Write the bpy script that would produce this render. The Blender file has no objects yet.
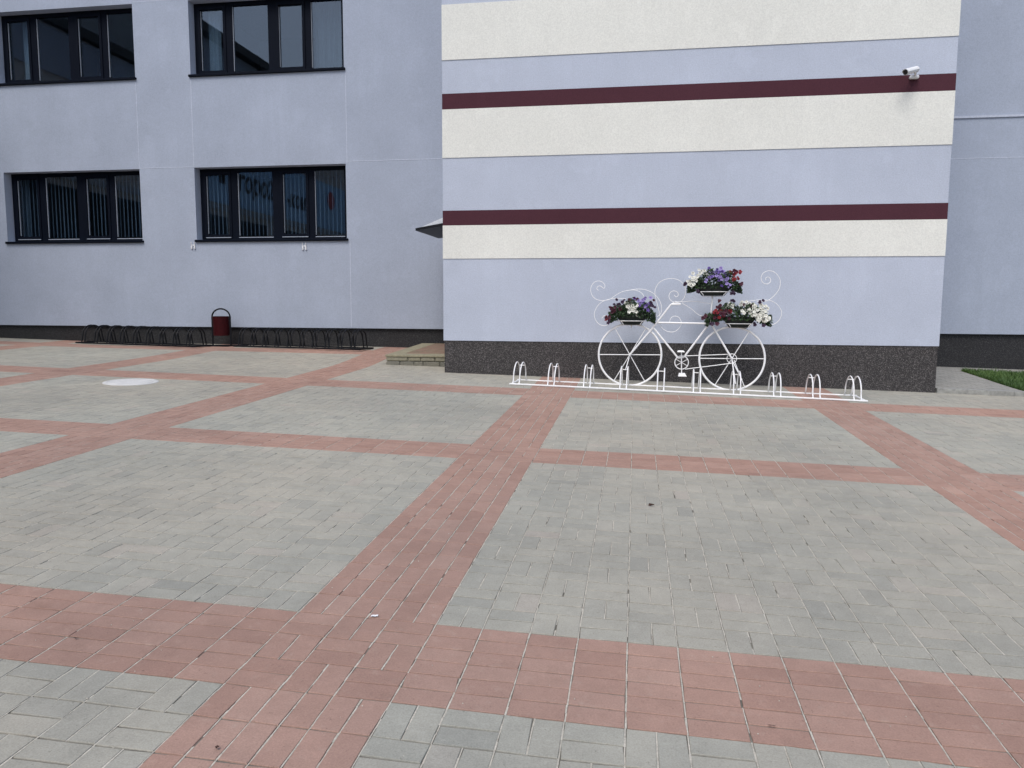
import bpy, math, random
import numpy as np
from mathutils import Vector, Matrix
random.seed(7); rng = np.random.default_rng(7)
R = math.radians
scn = bpy.context.scene
COL = scn.collection

# ------------------------------------------------------------------ camera
FPX, YAW, PIT, ROL, HC = 761.666, -0.1589, 0.1047, 0.004, 1.4033
SX, SY = -0.0223, 0.0232                      # fall of the yard
def cam_axes():
    cy, sy = math.cos(YAW), math.sin(YAW)
    f = Vector((sy*math.cos(PIT), cy*math.cos(PIT), -math.sin(PIT)))
    r = Vector((cy, -sy, 0)); u = r.cross(f)
    return (math.cos(ROL)*r + math.sin(ROL)*u, -math.sin(ROL)*r + math.cos(ROL)*u, f)
CR, CU, CF = cam_axes()
cam = bpy.data.cameras.new('camera'); cam_o = bpy.data.objects.new('camera', cam); COL.objects.link(cam_o)
m = Matrix((CR, CU, -CF)).transposed().to_4x4(); m.translation = (0, 0, HC)
cam_o.matrix_world = m
cam.sensor_width = 36; cam.lens = FPX/1024*36; cam.clip_end = 3000; cam.clip_start = 0.05
scn.camera = cam_o

def ray(px, py):
    return CF + CR*((px-512)/FPX) - CU*((py-384)/FPX)
def at(px, py, Y):                            # point seen at px,py on the upright plane y=Y
    d = ray(px, py); return d*(Y/d.y) + Vector((0, 0, HC))
def on_plane(px, py, p0, n):
    d = ray(px, py); o = Vector((0, 0, HC)); return o + d*((Vector(p0)-o).dot(n)/d.dot(n))

def sstep(t): t = min(max(t, 0.), 1.); return t*t*(3-2*t)
def gz(x, y):                                 # height of the yard
    xs = [-30, -10.5, -5, -3, 5, 8, 30]; cs = [0, -.005, .1, .12, .055, .055, 0]
    c = float(np.interp(x, xs, cs))*sstep((y-11.55)/2.65)
    xx = min(max(x, -25), 25); yy = min(max(y, -12), 16)
    return SX*xx + SY*yy + c
def ground_at(px, py):
    d = ray(px, py); k = -HC/(d.z-SX*d.x-SY*d.y); p = d*k
    return Vector((p.x, p.y, gz(p.x, p.y)))

# ------------------------------------------------------------------ materials
def nt(name):
    mt = bpy.data.materials.new(name); mt.use_nodes = True
    t = mt.node_tree; b = t.nodes['Principled BSDF']; return mt, t, b
def N(t, kind, **kw):
    n = t.nodes.new(kind)
    for k, v in kw.items():
        if k.startswith('_'): setattr(n, k[1:], v)
        else: n.inputs[k.replace('__', ' ')].default_value = v
    return n
def ramp(t, src, stops):
    r = t.nodes.new('ShaderNodeValToRGB'); t.links.new(src, r.inputs[0])
    e = r.color_ramp.elements
    while len(e) < len(stops): e.new(.5)
    for i, (p, c) in enumerate(stops):
        e[i].position = p; e[i].color = (*c, 1) if len(c) == 3 else c
    return r.outputs[0]
def mixc(t, a, b, fac, mode='MIX'):
    m = t.nodes.new('ShaderNodeMix'); m.data_type = 'RGBA'; m.blend_type = mode
    for s, v in ((6, a), (7, b)):
        if hasattr(v, 'links') or isinstance(v, bpy.types.NodeSocket): t.links.new(v, m.inputs[s])
        else: m.inputs[s].default_value = (*v, 1)
    if isinstance(fac, bpy.types.NodeSocket): t.links.new(fac, m.inputs[0])
    else: m.inputs[0].default_value = fac
    return m.outputs[2]
def noise(t, scale, detail=4, rough=.6, vec=None, stretch=None):
    n = N(t, 'ShaderNodeTexNoise', Scale=scale, Detail=detail, Roughness=rough)
    if vec is None:
        g = t.nodes.new('ShaderNodeNewGeometry'); vec = g.outputs['Position']
    if stretch:
        mp = t.nodes.new('ShaderNodeMapping'); mp.inputs['Scale'].default_value = stretch
        t.links.new(vec, mp.inputs[0]); vec = mp.outputs[0]
    t.links.new(vec, n.inputs['Vector']); return n.outputs['Fac']
def bump(t, b, h, strength, dist):
    bm = N(t, 'ShaderNodeBump', Strength=strength, Distance=dist)
    t.links.new(h, bm.inputs['Height']); t.links.new(bm.outputs[0], b.inputs['Normal'])

def plain(name, col, rough=.6, metal=0, spec=.5, var=.12, scale=30):
    mt, t, b = nt(name)
    n = noise(t, scale, 5)
    lo = tuple(c*(1-var) for c in col); hi = tuple(min(1, c*(1+var)) for c in col)
    t.links.new(ramp(t, n, [(.3, lo), (.7, hi)]), b.inputs['Base Color'])
    b.inputs['Roughness'].default_value = rough; b.inputs['Metallic'].default_value = metal
    b.inputs['Specular IOR Level'].default_value = spec
    return mt

def render_mat(name, col, streak=.10, blotch=.08):     # roughcast render, painted
    mt, t, b = nt(name)
    lo = tuple(c*(1-blotch) for c in col); hi = tuple(min(1, c*(1+blotch*.6)) for c in col)
    c = ramp(t, noise(t, .9, 6, .62), [(.32, lo), (.68, hi)])
    st = ramp(t, noise(t, 1.0, 5, .7, stretch=(5, 5, .35)), [(.45, (0, 0, 0)), (.75, (1, 1, 1))])
    c = mixc(t, c, tuple(x*(1-streak) for x in col), st)
    # dabs of slightly different touch-up paint
    tp = ramp(t, noise(t, 2.3, 3, .5), [(.62, (0, 0, 0)), (.66, (.5, .5, .5))])
    c = mixc(t, c, tuple(min(1, x*1.045) for x in col), tp)
    g = ramp(t, noise(t, 60, 3, .75), [(.3, (.86, .86, .86)), (.7, (1.08, 1.08, 1.08))])
    c = mixc(t, c, g, 1, 'MULTIPLY')
    t.links.new(c, b.inputs['Base Color'])
    b.inputs['Roughness'].default_value = .93; b.inputs['Specular IOR Level'].default_value = .2
    bump(t, b, noise(t, 85, 4, .7), .55, .006)
    return mt

M = {}
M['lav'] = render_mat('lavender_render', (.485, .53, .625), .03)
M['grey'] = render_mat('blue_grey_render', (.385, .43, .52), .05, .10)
M['white'] = render_mat('white_render', (.755, .758, .705), .02, .05)
M['maroon'] = render_mat('maroon_render', (.075, .027, .038), .03)
M['joint'] = plain('joint_profile', (.47, .51, .60), .8)
M['black'] = plain('black_enamel', (.004, .005, .008), .5, spec=.25)
M['frame'] = plain('dark_window_profile', (.003, .005, .011), .6, spec=.08)
M['bead'] = plain('light_glazing_bead', (.30, .33, .38), .5)
M['whitepaint'] = plain('white_enamel', (.86, .86, .86), .4, var=.05)
M['plastic'] = plain('white_plastic', (.75, .76, .77), .4, var=.03)
M['lens'] = plain('lens_black', (.008, .008, .010), .15)
M['bin'] = plain('dark_red_enamel', (.045, .003, .006), .6, spec=.2, var=.25)
M['planter'] = plain('dark_green_plastic', (.003, .009, .008), .6)
M['interior'] = plain('dim_room', (.24, .24, .26), .9)
M['slat'] = plain('blind_fabric', (.25, .28, .33), .8)
M['curtain'] = plain('pale_curtain', (.36, .38, .40), .9)
M['taupe'] = plain('taupe_curtain', (.16, .155, .155), .9)
M['lead'] = plain('grey_metal', (.11, .12, .14), .5)
M['polycarb'] = plain('pale_canopy_sheet', (.62, .66, .70), .35)
M['kerb'] = plain('kerb_concrete', (.30, .30, .28), .9, var=.3, scale=12)
M['paper'] = plain('paper', (.8, .8, .8), .8, var=.02)
M['leafdry'] = plain('dead_leaf', (.05, .022, .015), .8, var=.4)
M['roof'] = plain('roof_felt', (.06, .06, .065), .9)
M['wingwall'] = plain('brown_grey_wall', (.50, .46, .43), .9, scale=3)
M['banner'] = plain('blue_banner', (.30, .50, .72), .6)
M['ink'] = plain('banner_ink', (.01, .012, .02), .7)
M['redmark'] = plain('banner_red', (.45, .05, .06), .7)

def speckle_mat(name, dark, light, mid):
    mt, t, b = nt(name)
    v = N(t, 'ShaderNodeTexVoronoi', Scale=150.); g = t.nodes.new('ShaderNodeNewGeometry')
    t.links.new(g.outputs['Position'], v.inputs['Vector'])
    sp = t.nodes.new('ShaderNodeSeparateColor'); t.links.new(v.outputs['Color'], sp.inputs[0])
    c = ramp(t, sp.outputs[0], [(0, dark), (.45, mid), (.75, mid), (1, light)])
    c = mixc(t, c, ramp(t, noise(t, 1.6, 5), [(.3, (.8, .8, .8)), (.7, (1.1, 1.1, 1.1))]), 1, 'MULTIPLY')
    t.links.new(c, b.inputs['Base Color']); b.inputs['Roughness'].default_value = .7
    bump(t, b, v.outputs['Distance'], .5, .004)
    return mt
M['plinth'] = speckle_mat('dark_stone_chip_plaster', (.007, .007, .008), (.20, .185, .18), (.034, .030, .030))

M['plinthdark'] = speckle_mat('darker_stone_chip_plaster', (.004, .004, .005), (.07, .068, .07), (.012, .012, .014))  # same chip plaster as the striped block's plinth, every tone set darker

def paver_mat(name, stops, dirt):
    mt, t, b = nt(name)
    a = t.nodes.new('ShaderNodeAttribute'); a.attribute_name = 'tone'
    c = ramp(t, a.outputs['Fac'], stops)
    big = ramp(t, noise(t, .55, 5, .6), [(.32, (.83, .845, .855)), (.66, (1.08, 1.075, 1.06))])
    c = mixc(t, c, big, 1, 'MULTIPLY')
    mid = ramp(t, noise(t, 7, 6, .7), [(.3, (.90, .90, .90)), (.7, (1.08, 1.08, 1.08))])
    c = mixc(t, c, mid, 1, 'MULTIPLY')
    fine = ramp(t, noise(t, 170, 3, .7), [(.25, (.80, .80, .80)), (.75, (1.16, 1.16, 1.16))])
    c = mixc(t, c, fine, 1, 'MULTIPLY')
    d = ramp(t, noise(t, 19, 6, .75), [(.56, (0, 0, 0)), (.78, (.55, .55, .55))])
    c = mixc(t, c, dirt, d)
    # pinkish beige against blue grey areas of the yard, dark specks and grime near the arrises
    w_ = ramp(t, noise(t, .23, 3, .5), [(.38, (.985, 1.0, 1.01)), (.62, (1.03, .995, .975))])
    c = mixc(t, c, w_, 1, 'MULTIPLY')
    sp = ramp(t, noise(t, 48, 5, .8), [(.30, (.55, .54, .52)), (.38, (1, 1, 1))])
    c = mixc(t, c, sp, 1, 'MULTIPLY')
    st = ramp(t, noise(t, 2.6, 6, .72), [(.60, (1, 1, 1)), (.74, (.87, .86, .84))])
    c = mixc(t, c, st, 1, 'MULTIPLY')
    t.links.new(c, b.inputs['Base Color'])
    b.inputs['Roughness'].default_value = .88; b.inputs['Specular IOR Level'].default_value = .25
    bump(t, b, noise(t, 220, 3, .7), .35, .002)
    return mt
M['pgrey'] = paver_mat('grey_paver', [(0, (.262, .256, .228)), (.12, (.325, .318, .278)), (.5, (.358, .348, .300)), (.85, (.376, .361, .308)), (1, (.394, .360, .312))], (.46, .445, .39))
M['pred'] = paver_mat('red_paver', [(0, (.325, .203, .163)), (.3, (.356, .226, .181)), (.7, (.376, .243, .196)), (1, (.394, .262, .213))], (.44, .34, .28))

M['tan'] = paver_mat('tan_paver', [(0, (.22, .17, .12)), (.5, (.26, .195, .14)), (1, (.27, .165, .13))], (.34, .29, .20))
def sand_mat():
    mt, t, b = nt('joint_sand')
    c = ramp(t, noise(t, 60, 4, .8), [(.3, (.30, .275, .23)), (.5, (.50, .47, .40)), (.72, (.64, .60, .52))])
    d = ramp(t, noise(t, 3.1, 5, .7), [(.48, (0, 0, 0)), (.75, (.45, .45, .45))])
    c = mixc(t, c, (.21, .20, .15), d)
    t.links.new(c, b.inputs['Base Color']); b.inputs['Roughness'].default_value = 1
    return mt
M['sand'] = sand_mat()
M['bed'] = plain('bedding', (.16, .15, .125), 1, var=.4, scale=15)
def slab_mat():
    mt, t, b = nt('path_slabs')
    g = t.nodes.new('ShaderNodeNewGeometry')
    br = N(t, 'ShaderNodeTexBrick', Scale=1., Color1=(.33, .32, .29, 1), Color2=(.29, .285, .26, 1), Mortar=(.15, .145, .12, 1))
    br.inputs['Brick Width'].default_value = .2; br.inputs['Row Height'].default_value = .1; br.inputs['Mortar Size'].default_value = .004
    t.links.new(g.outputs['Position'], br.inputs['Vector'])
    c = mixc(t, br.outputs['Color'], ramp(t, noise(t, 6, 6, .7), [(.3, (.8, .8, .8)), (.7, (1.1, 1.1, 1.1))]), 1, 'MULTIPLY')
    t.links.new(c, b.inputs['Base Color']); b.inputs['Roughness'].default_value = .9
    return mt
M['slabs'] = slab_mat()
def disc_mat():
    mt, t, b = nt('pale_concrete')
    c = ramp(t, noise(t, 9, 6, .7), [(.3, (.52, .52, .51)), (.7, (.66, .66, .65))])
    t.links.new(c, b.inputs['Base Color']); b.inputs['Roughness'].default_value = .85
    bump(t, b, noise(t, 90, 3), .4, .003); return mt
M['concrete'] = disc_mat()
def stone_mat():
    mt, t, b = nt('yellowish_block')
    a = t.nodes.new('ShaderNodeAttribute'); a.attribute_name = 'tone'
    c = ramp(t, a.outputs['Fac'], [(0, (.15, .15, .13)), (.5, (.25, .235, .18)), (1, (.33, .30, .20))])
    c = mixc(t, c, ramp(t, noise(t, 22, 6, .75), [(.3, (.65, .65, .65)), (.7, (1.15, 1.15, 1.15))]), 1, 'MULTIPLY')
    t.links.new(c, b.inputs['Base Color']); b.inputs['Roughness'].default_value = .95
    bump(t, b, noise(t, 60, 5, .8), .8, .01); return mt
M['stone'] = stone_mat()
def leaf_mat(name, lo, hi):
    mt, t, b = nt(name)
    a = t.nodes.new('ShaderNodeAttribute'); a.attribute_name = 'tone'
    c = ramp(t, a.outputs['Fac'], [(0, lo), (1, hi)])
    t.links.new(c, b.inputs['Base Color']); b.inputs['Roughness'].default_value = .6
    return mt
M['leaf'] = leaf_mat('petunia_leaves', (.005, .017, .005), (.035, .085, .020))
M['grass'] = leaf_mat('lawn_blades', (.025, .070, .012), (.11, .19, .045))
M['soil'] = plain('lawn_soil', (.035, .045, .018), 1, var=.5, scale=20)
for k, c in dict(bwhite=(.80, .80, .72), bpurple=(.13, .075, .33), bred=(.22, .008, .016), bmag=(.06, .004, .020), blilac=(.32, .25, .56), bdark=(.03, .008, .035)).items():
    mt, t, b = nt('petal_'+k[1:]); tc = t.nodes.new('ShaderNodeTexCoord')
    gr = t.nodes.new('ShaderNodeVectorMath'); gr.operation = 'LENGTH'; t.links.new(tc.outputs['Object'], gr.inputs[0])
    t.links.new(ramp(t, gr.outputs['Value'], [(0, tuple(x*.35 for x in c)), (.013, tuple(x*.8 for x in c)), (.03, c)]), b.inputs['Base Color'])
    b.inputs['Roughness'].default_value = .7; M[k] = mt
def glass_mat():
    mt, t, b = nt('window_glass'); t.nodes.remove(b)
    out = t.nodes['Material Output']
    gl = N(t, 'ShaderNodeBsdfGlossy', Roughness=.012, Color=(.86, .93, 1, 1)); tr = N(t, 'ShaderNodeBsdfTransparent', Color=(.66, .74, .80, 1))
    fr = N(t, 'ShaderNodeFresnel', IOR=1.75); mx = t.nodes.new('ShaderNodeMixShader')
    gb = t.nodes.new('ShaderNodeNewGeometry'); mr = N(t, 'ShaderNodeMapRange'); mr.inputs[3].default_value = 1.75; mr.inputs[4].default_value = 1/1.75
    t.links.new(gb.outputs['Backfacing'], mr.inputs[0]); t.links.new(mr.outputs[0], fr.inputs[0])
    t.links.new(fr.outputs[0], mx.inputs[0]); t.links.new(tr.outputs[0], mx.inputs[1]); t.links.new(gl.outputs[0], mx.inputs[2])
    t.links.new(mx.outputs[0], out.inputs[0])
    return mt
M['glass'] = glass_mat()

# ------------------------------------------------------------------ mesh helpers
class MB:
    def __init__(s): s.v = []; s.f = []; s.tone = []; s.smooth = False; s.mi = []
    def add(s, vs, fs, tone=.5, mi=0):
        o = len(s.v); s.v += [tuple(v) for v in vs]
        s.f += [tuple(i+o for i in f) for f in fs]; s.tone += [tone]*len(fs); s.mi += [mi]*len(fs)
    def box(s, x0, x1, y0, y1, z0, z1, tone=.5, bev=0, skip='', mi=0):
        if bev:
            b = min(bev, (x1-x0)*.45, (y1-y0)*.45, (z1-z0)*.45)
            vs = []; idx = {}
            for ax in range(3):
                for sx in (0, 1):
                    for sy in (0, 1):
                        for sz in (0, 1):
                            p = [x0+b if not sx else x1-b, y0+b if not sy else y1-b, z0+b if not sz else z1-b]
                            p[ax] = (x0, y0, z0)[ax] if not (sx, sy, sz)[ax] else (x1, y1, z1)[ax]
                            idx[(ax, sx, sy, sz)] = len(vs); vs.append(p)
            fs = []
            for ax in range(3):
                for sgn in (0, 1):
                    o = [a for a in range(3) if a != ax]
                    def k(a, bb):
                        t = [0, 0, 0]; t[ax] = sgn; t[o[0]] = a; t[o[1]] = bb; return idx[(ax, *t)]
                    q = [k(0, 0), k(1, 0), k(1, 1), k(0, 1)]
                    if (sgn == 0) != (ax == 1): q = q[::-1]
                    fs.append(tuple(q))
            for a1 in range(3):
                for a2 in range(a1+1, 3):
                    a3 = 3-a1-a2
                    for s1 in (0, 1):
                        for s2 in (0, 1):
                            def k(ax, e):
                                t = [0, 0, 0]; t[a1] = s1; t[a2] = s2; t[a3] = e; return idx[(ax, *t)]
                            fs.append((k(a1, 0), k(a1, 1), k(a2, 1), k(a2, 0)))
            for sx in (0, 1):
                for sy in (0, 1):
                    for sz in (0, 1):
                        fs.append((idx[(0, sx, sy, sz)], idx[(1, sx, sy, sz)], idx[(2, sx, sy, sz)]))
            s.add(vs, fs, tone, mi); return
        vs = [(x, y, z) for z in (z0, z1) for y in (y0, y1) for x in (x0, x1)]
        F = {'-z': (0, 2, 3, 1), '+z': (4, 5, 7, 6), '-y': (0, 1, 5, 4), '+y': (2, 6, 7, 3), '-x': (0, 4, 6, 2), '+x': (1, 3, 7, 5)}
        s.add(vs, [f for k, f in F.items() if k not in skip.split()], tone, mi)
    def quad(s, a, b, c, d, tone=.5, mi=0): s.add([a, b, c, d], [(0, 1, 2, 3)], tone, mi)
    def prism(s, poly, d, tone=.5):            # poly: 3D points, extruded by d
        n = len(poly); p = [Vector(q) for q in poly]; d = Vector(d)
        s.add(p+[q+d for q in p], [tuple(range(n))[::-1], tuple(range(n, 2*n))]+[(i, (i+1) % n, n+(i+1) % n, n+i) for i in range(n)], tone)
    def tube(s, pts, r, n=8, closed=False, rs=None):
        s.smooth = True
        P = [Vector(p) for p in pts]; m_ = len(P)
        T = []
        for i in range(m_):
            a = P[(i-1) % m_] if (closed or i > 0) else P[i]
            b = P[(i+1) % m_] if (closed or i < m_-1) else P[i]
            T.append((b-a).normalized())
        up = Vector((0, 0, 1)) if abs(T[0].z) < .9 else Vector((0, 1, 0))
        u = T[0].cross(up).normalized(); vs = []
        for i in range(m_):
            u = (u-T[i]*u.dot(T[i])).normalized(); w = T[i].cross(u)
            rr = rs[i] if rs else r
            for k in range(n):
                a = 2*math.pi*k/n; vs.append(P[i]+(u*math.cos(a)+w*math.sin(a))*rr)
        fs = []
        for i in range(m_ if closed else m_-1):
            j = (i+1) % m_
            for k in range(n): fs.append((i*n+k, i*n+(k+1) % n, j*n+(k+1) % n, j*n+k))
        if not closed: fs += [tuple(range(n))[::-1], tuple((m_-1)*n+k for k in range(n))]
        s.add(vs, fs)
    def lathe(s, prof, c, n=32, sx=1, sy=1):   # prof [(r,z)]
        s.smooth = True
        vs = [(c[0]+sx*r*math.cos(2*math.pi*k/n), c[1]+sy*r*math.sin(2*math.pi*k/n), c[2]+z) for r, z in prof for k in range(n)]
        fs = [(i*n+k, i*n+(k+1) % n, (i+1)*n+(k+1) % n, (i+1)*n+k) for i in range(len(prof)-1) for k in range(n)]
        fs += [tuple(range(n))[::-1], tuple((len(prof)-1)*n+k for k in range(n))]
        s.add(vs, fs)
    def build(s, name, mats, parent=None, loc=None):
        me = bpy.data.meshes.new(name)
        vs = s.v
        if loc is not None: vs = [(v[0]-loc[0], v[1]-loc[1], v[2]-loc[2]) for v in vs]
        me.from_pydata(vs, [], s.f)
        for mm in (mats if isinstance(mats, list) else [mats]): me.materials.append(mm)
        at_ = me.attributes.new('tone', 'FLOAT', 'FACE'); at_.data.foreach_set('value', s.tone)
        if any(s.mi): me.polygons.foreach_set('material_index', s.mi)
        if s.smooth:
            me.polygons.foreach_set('use_smooth', [True]*len(s.f)); me.set_sharp_from_angle(angle=R(40))
        me.update()
        o = bpy.data.objects.new(name, me); COL.objects.link(o)
        if parent: o.parent = parent
        if loc is not None and not parent: o.location = loc
        return o
def empty(name, loc, label, cat, group=None):
    o = bpy.data.objects.new(name, None); o.location = loc; o.empty_display_size = .2; COL.objects.link(o)
    tag(o, label, cat, group); return o
def tag(o, label=None, cat=None, group=None, kind=None):
    if label: o['label'] = label
    if cat: o['category'] = cat
    if group: o['group'] = group
    if kind: o['kind'] = kind
    return o
def copy_tree(o, parent=None):
    c = o.copy(); COL.objects.link(c)
    if parent: c.parent = parent
    for ch in list(o.children): copy_tree(ch, c)
    return c
def spline(pts, k=8):
    P = [Vector(p) for p in pts]; P = [P[0]*2-P[1]]+P+[P[-1]*2-P[-2]]; out = []
    for i in range(1, len(P)-2):
        a, b, c, d = P[i-1:i+3]
        for j in range(k):
            t = j/k
            out.append(.5*((2*b)+(c-a)*t+(2*a-5*b+4*c-d)*t*t+(3*b-a-3*c+d)*t**3))
    out.append(P[-2]); return out

# ------------------------------------------------------------------ dimensions
D1, D2 = 11.535, 14.426
XA, XB = -2.929, 4.237

# ------------------------------------------------------------------ paving (each paver modelled, one sheet)
Ui = [-19.392-3.6, -15.792, -12.192, -11.592, -8.592, -7.992, -4.992, -4.392, -1.392, -.792, 2.208, 2.808, 5.808, 9.408, 20]
Uw = [-19.0-3.6, -15.5, -11.94, -11.35, -8.339, -7.745, -4.873, -4.277, -1.386, -.784, 2.146, 2.724, 5.70, 9.2, 19.6]
Vi = [-6, -1.26, 2.34, 2.94, 5.94, 6.54, 9.54, 10.14, 13.74, 14.6]
Vw = [-6, -1.26, 2.34, 2.94, 5.895, 6.44, 9.50, 10.152, 13.80, 14.6]
def UV(u, v): return float(np.interp(u, Ui, Uw)), float(np.interp(v, Vi, Vw))
pv = MB()
ctone = {}
def paver(u0, u1, v0, v1, mi, tone):
    gu, gv, ch = .0026, .0034, .0022
    h = rng.normal(0, .0005); tx, ty = rng.normal(0, .0028, 2); skew = rng.normal(0, .0013, 2)
    uc, vc = (u0+u1)/2, (v0+v1)/2
    vs = []
    for ins, dz in ((0, -.008), (ch*.4, -.0016), (ch, 0)):
        for (u, v) in ((u0+gu+ins, v0+gv+ins), (u1-gu-ins, v0+gv+ins), (u1-gu-ins, v1-gv-ins), (u0+gu+ins, v1-gv-ins)):
            uu, vv = u+skew[0]*(1 if v > vc else -1)+skew[1]*.4, v+skew[1]*(1 if u > uc else -1)
            x, y = UV(uu, vv); vs.append((x, y, gz(x, y)+dz+h+tx*(u-uc)+ty*(v-vc)))
    fs = [(8, 9, 10, 11)]
    for r_ in (0, 4):
        for k in range(4): fs.append((r_+k, r_+(k+1) % 4, r_+4+(k+1) % 4, r_+4+k))
    pv.add(vs, fs, tone, mi)
for i in range(-78, 50):
    for j in range(-12, 61):
        u0, v0 = .008+.2*i, 2.34+.2*j
        x, y = UV(u0+.1, v0+.1)
        if y > D2+.1 or (XA+.25 < x < XB-.25 and y > D1+.15) or (x > XB+.05 and y > D1-.03): continue
        if x > XB and y > D1-.2: pass
        inA = j % 18 < 3; inB = i % 18 in (11, 12, 13)
        if inA and inB: V = (i+j) % 2 == 0
        elif inA: V = False
        elif inB: V = True
        else: V = (i+j) % 2 == 1
        mi = 1 if (inA or inB) else 0
        for k in range(2):
            tone = float(np.clip(rng.beta(2.2, 2.0) if mi else rng.beta(3.2, 2.2), 0, 1))
            if not mi and rng.random() < .05: tone *= .4
            if math.hypot(x+8.15, (y-9.75)*1.6) < .22: tone = -.0
            if V: paver(u0+.1*k, u0+.1*k+.1, v0, v0+.2, mi, tone)
            else: paver(u0, u0+.2, v0+.1*k, v0+.1*k+.1, mi, tone)
        # light jointing sand still standing in the long joints
        for uu in ([u0, u0+.1] if V else [u0]):
            keep = .985 if uu == u0 else .95
            for q in range(4):
                if rng.random() > keep: continue
                hw_ = .0026+rng.normal(0, .0005); off = rng.normal(0, .0006)
                vs = [UV(uu+off-hw_, v0+.05*q), UV(uu+off+hw_, v0+.05*q), UV(uu+off+hw_, v0+.05*q+.05), UV(uu+off-hw_, v0+.05*q+.05)]
                dz = -.0020+rng.normal(0, .0003)
                pv.add([(a, b, gz(a, b)+dz) for a, b in vs], [(0, 1, 2, 3)], .5, 2)
o = pv.build('pavement', [M['pgrey'], M['pred'], M['sand']]); tag(o, kind='structure')

# ground sheet below the pavers, out to the horizon
def axis(lo, hi, step): return [-1500, -600, -200, -80, -40]+[lo+step*i for i in range(int((hi-lo)/step)+1)]+[40, 80, 200, 600, 1500]
gx = axis(-26, 26, .5); gy = axis(-14, 18, .2)
g = MB(); W = len(gx)
vs = [(x, y, gz(x, y)-.0048) for y in gy for x in gx]
g.add(vs, [(b*W+a, b*W+a+1, (b+1)*W+a+1, (b+1)*W+a) for b in range(len(gy)-1) for a in range(W-1)])
o = g.build('ground', M['bed']); tag(o, kind='structure')

# ------------------------------------------------------------------ buildings
def facade(mb, Y, x0, x1, z0, z1, holes, depth):
    xs = sorted({x0, x1, *[h[0] for h in holes], *[h[1] for h in holes]}); zs = sorted({z0, z1, *[h[2] for h in holes], *[h[3] for h in holes]})
    for a in range(len(xs)-1):
        for b in range(len(zs)-1):
            cx, cz = (xs[a]+xs[a+1])/2, (zs[b]+zs[b+1])/2
            if any(h[0] < cx < h[1] and h[2] < cz < h[3] for h in holes): continue
            mb.quad((xs[a], Y, zs[b]), (xs[a+1], Y, zs[b]), (xs[a+1], Y, zs[b+1]), (xs[a], Y, zs[b+1]))
    for h in holes:
        a, b, c, d = h; Z = Y+depth
        mb.quad((a, Y, c), (a, Y, d), (a, Z, d), (a, Z, c)); mb.quad((b, Y, c), (b, Z, c), (b, Z, d), (b, Y, d))
        mb.quad((a, Y, d), (b, Y, d), (b, Z, d), (a, Z, d)); mb.quad((a, Y, c), (a, Z, c), (b, Z, c), (b, Y, c))

ZL0, ZL1, ZU0, ZU1 = 2.67, 4.096, 5.89, 7.30
WA = (at(3.4, 172.6, D2).x, -9.986); WB = (at(194.2, 168, D2).x, -5.596)
wide = WB[1]-WB[0]
holes = []
for k in range(-2, 5):
    x1 = -5.596+4.39*k
    if k in (1, 2, ): continue               # behind the striped block / blank bay beside it
    if k >= 3: x1 += .6
    xx0, xx1 = x1-wide, x1
    if k == -1: xx0, xx1 = WA
    if k == 0: xx0, xx1 = WB
    if k == -2: xx0, xx1 = WA[0]-4.39, WA[1]-4.39
    if k >= 3: continue
    holes += [(xx0, xx1, ZL0, ZL1), (xx0, xx1, ZU0, ZU1)]
bx = empty('school_building', (-7, D2, gz(-7, D2)), 'blue grey rendered building wing with dark framed windows and dark plinth', 'building')
def P(mb, name, mat, root): return mb.build(name, mat, root, loc=root.location)
wl = MB(); X0, X1, ZT, YB = -19.5, 16., 9.6, 27.
facade(wl, D2, X0, X1, .913, ZT, holes, .20)
wl.quad((X0, D2, .913), (X0, D2, ZT), (X0, YB, ZT), (X0, YB, .913)); wl.quad((X1, D2, .913), (X1, YB, .913), (X1, YB, ZT), (X1, D2, ZT))
wl.quad((X0, YB, 0), (X0, YB, ZT), (X1, YB, ZT), (X1, YB, 0))
wl.quad((X0, D2, .913), (X0, D2+.08, .913), (X1, D2+.08, .913), (X1, D2, .913))
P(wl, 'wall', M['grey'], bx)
rf = MB(); rf.box(X0-.3, X1+.3, D2-.35, YB+.3, ZT+.003, ZT+.3); P(rf, 'roof', M['roof'], bx)
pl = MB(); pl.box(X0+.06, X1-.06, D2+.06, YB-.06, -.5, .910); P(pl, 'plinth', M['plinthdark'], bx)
# expansion joint profiles standing 3 mm proud of the render
def jb(*a): q = MB(); q.box(*a); P(q, 'render_joint', M['joint'], bx)
def vj(x, z0, z1): jb(x-.007, x+.007, D2-.003, D2+.002, z0, z1)
def hj(z, x0, x1): jb(x0, x1, D2-.003, D2+.002, z-.007, z+.007)
for x in (WA[1]+.004, WB[0]-.004): vj(x, ZL1+.02, ZU0-.1)
vj(WB[1]+.03, ZL1+.02, ZU0-.1); vj(WB[1]+.06, .93, 2.6)
hj(4.11, WA[1]+.01, WB[0]-.01); hj(4.14, WB[1]+.045, XA-.02)
vj(WB[0]-.0, ZU1+.02, 9.5); hj(7.33, WA[1]+.02, WB[0]-.02)
hj(3.91, XB+.02, 12); 
pf = MB(); zz = at(990, 116.5, D2).z; pf.box(XB+.02, 12, D2-.022, D2+.001, zz-.018, zz+.018); P(pf, 'conduit', M['joint'], bx)

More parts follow.
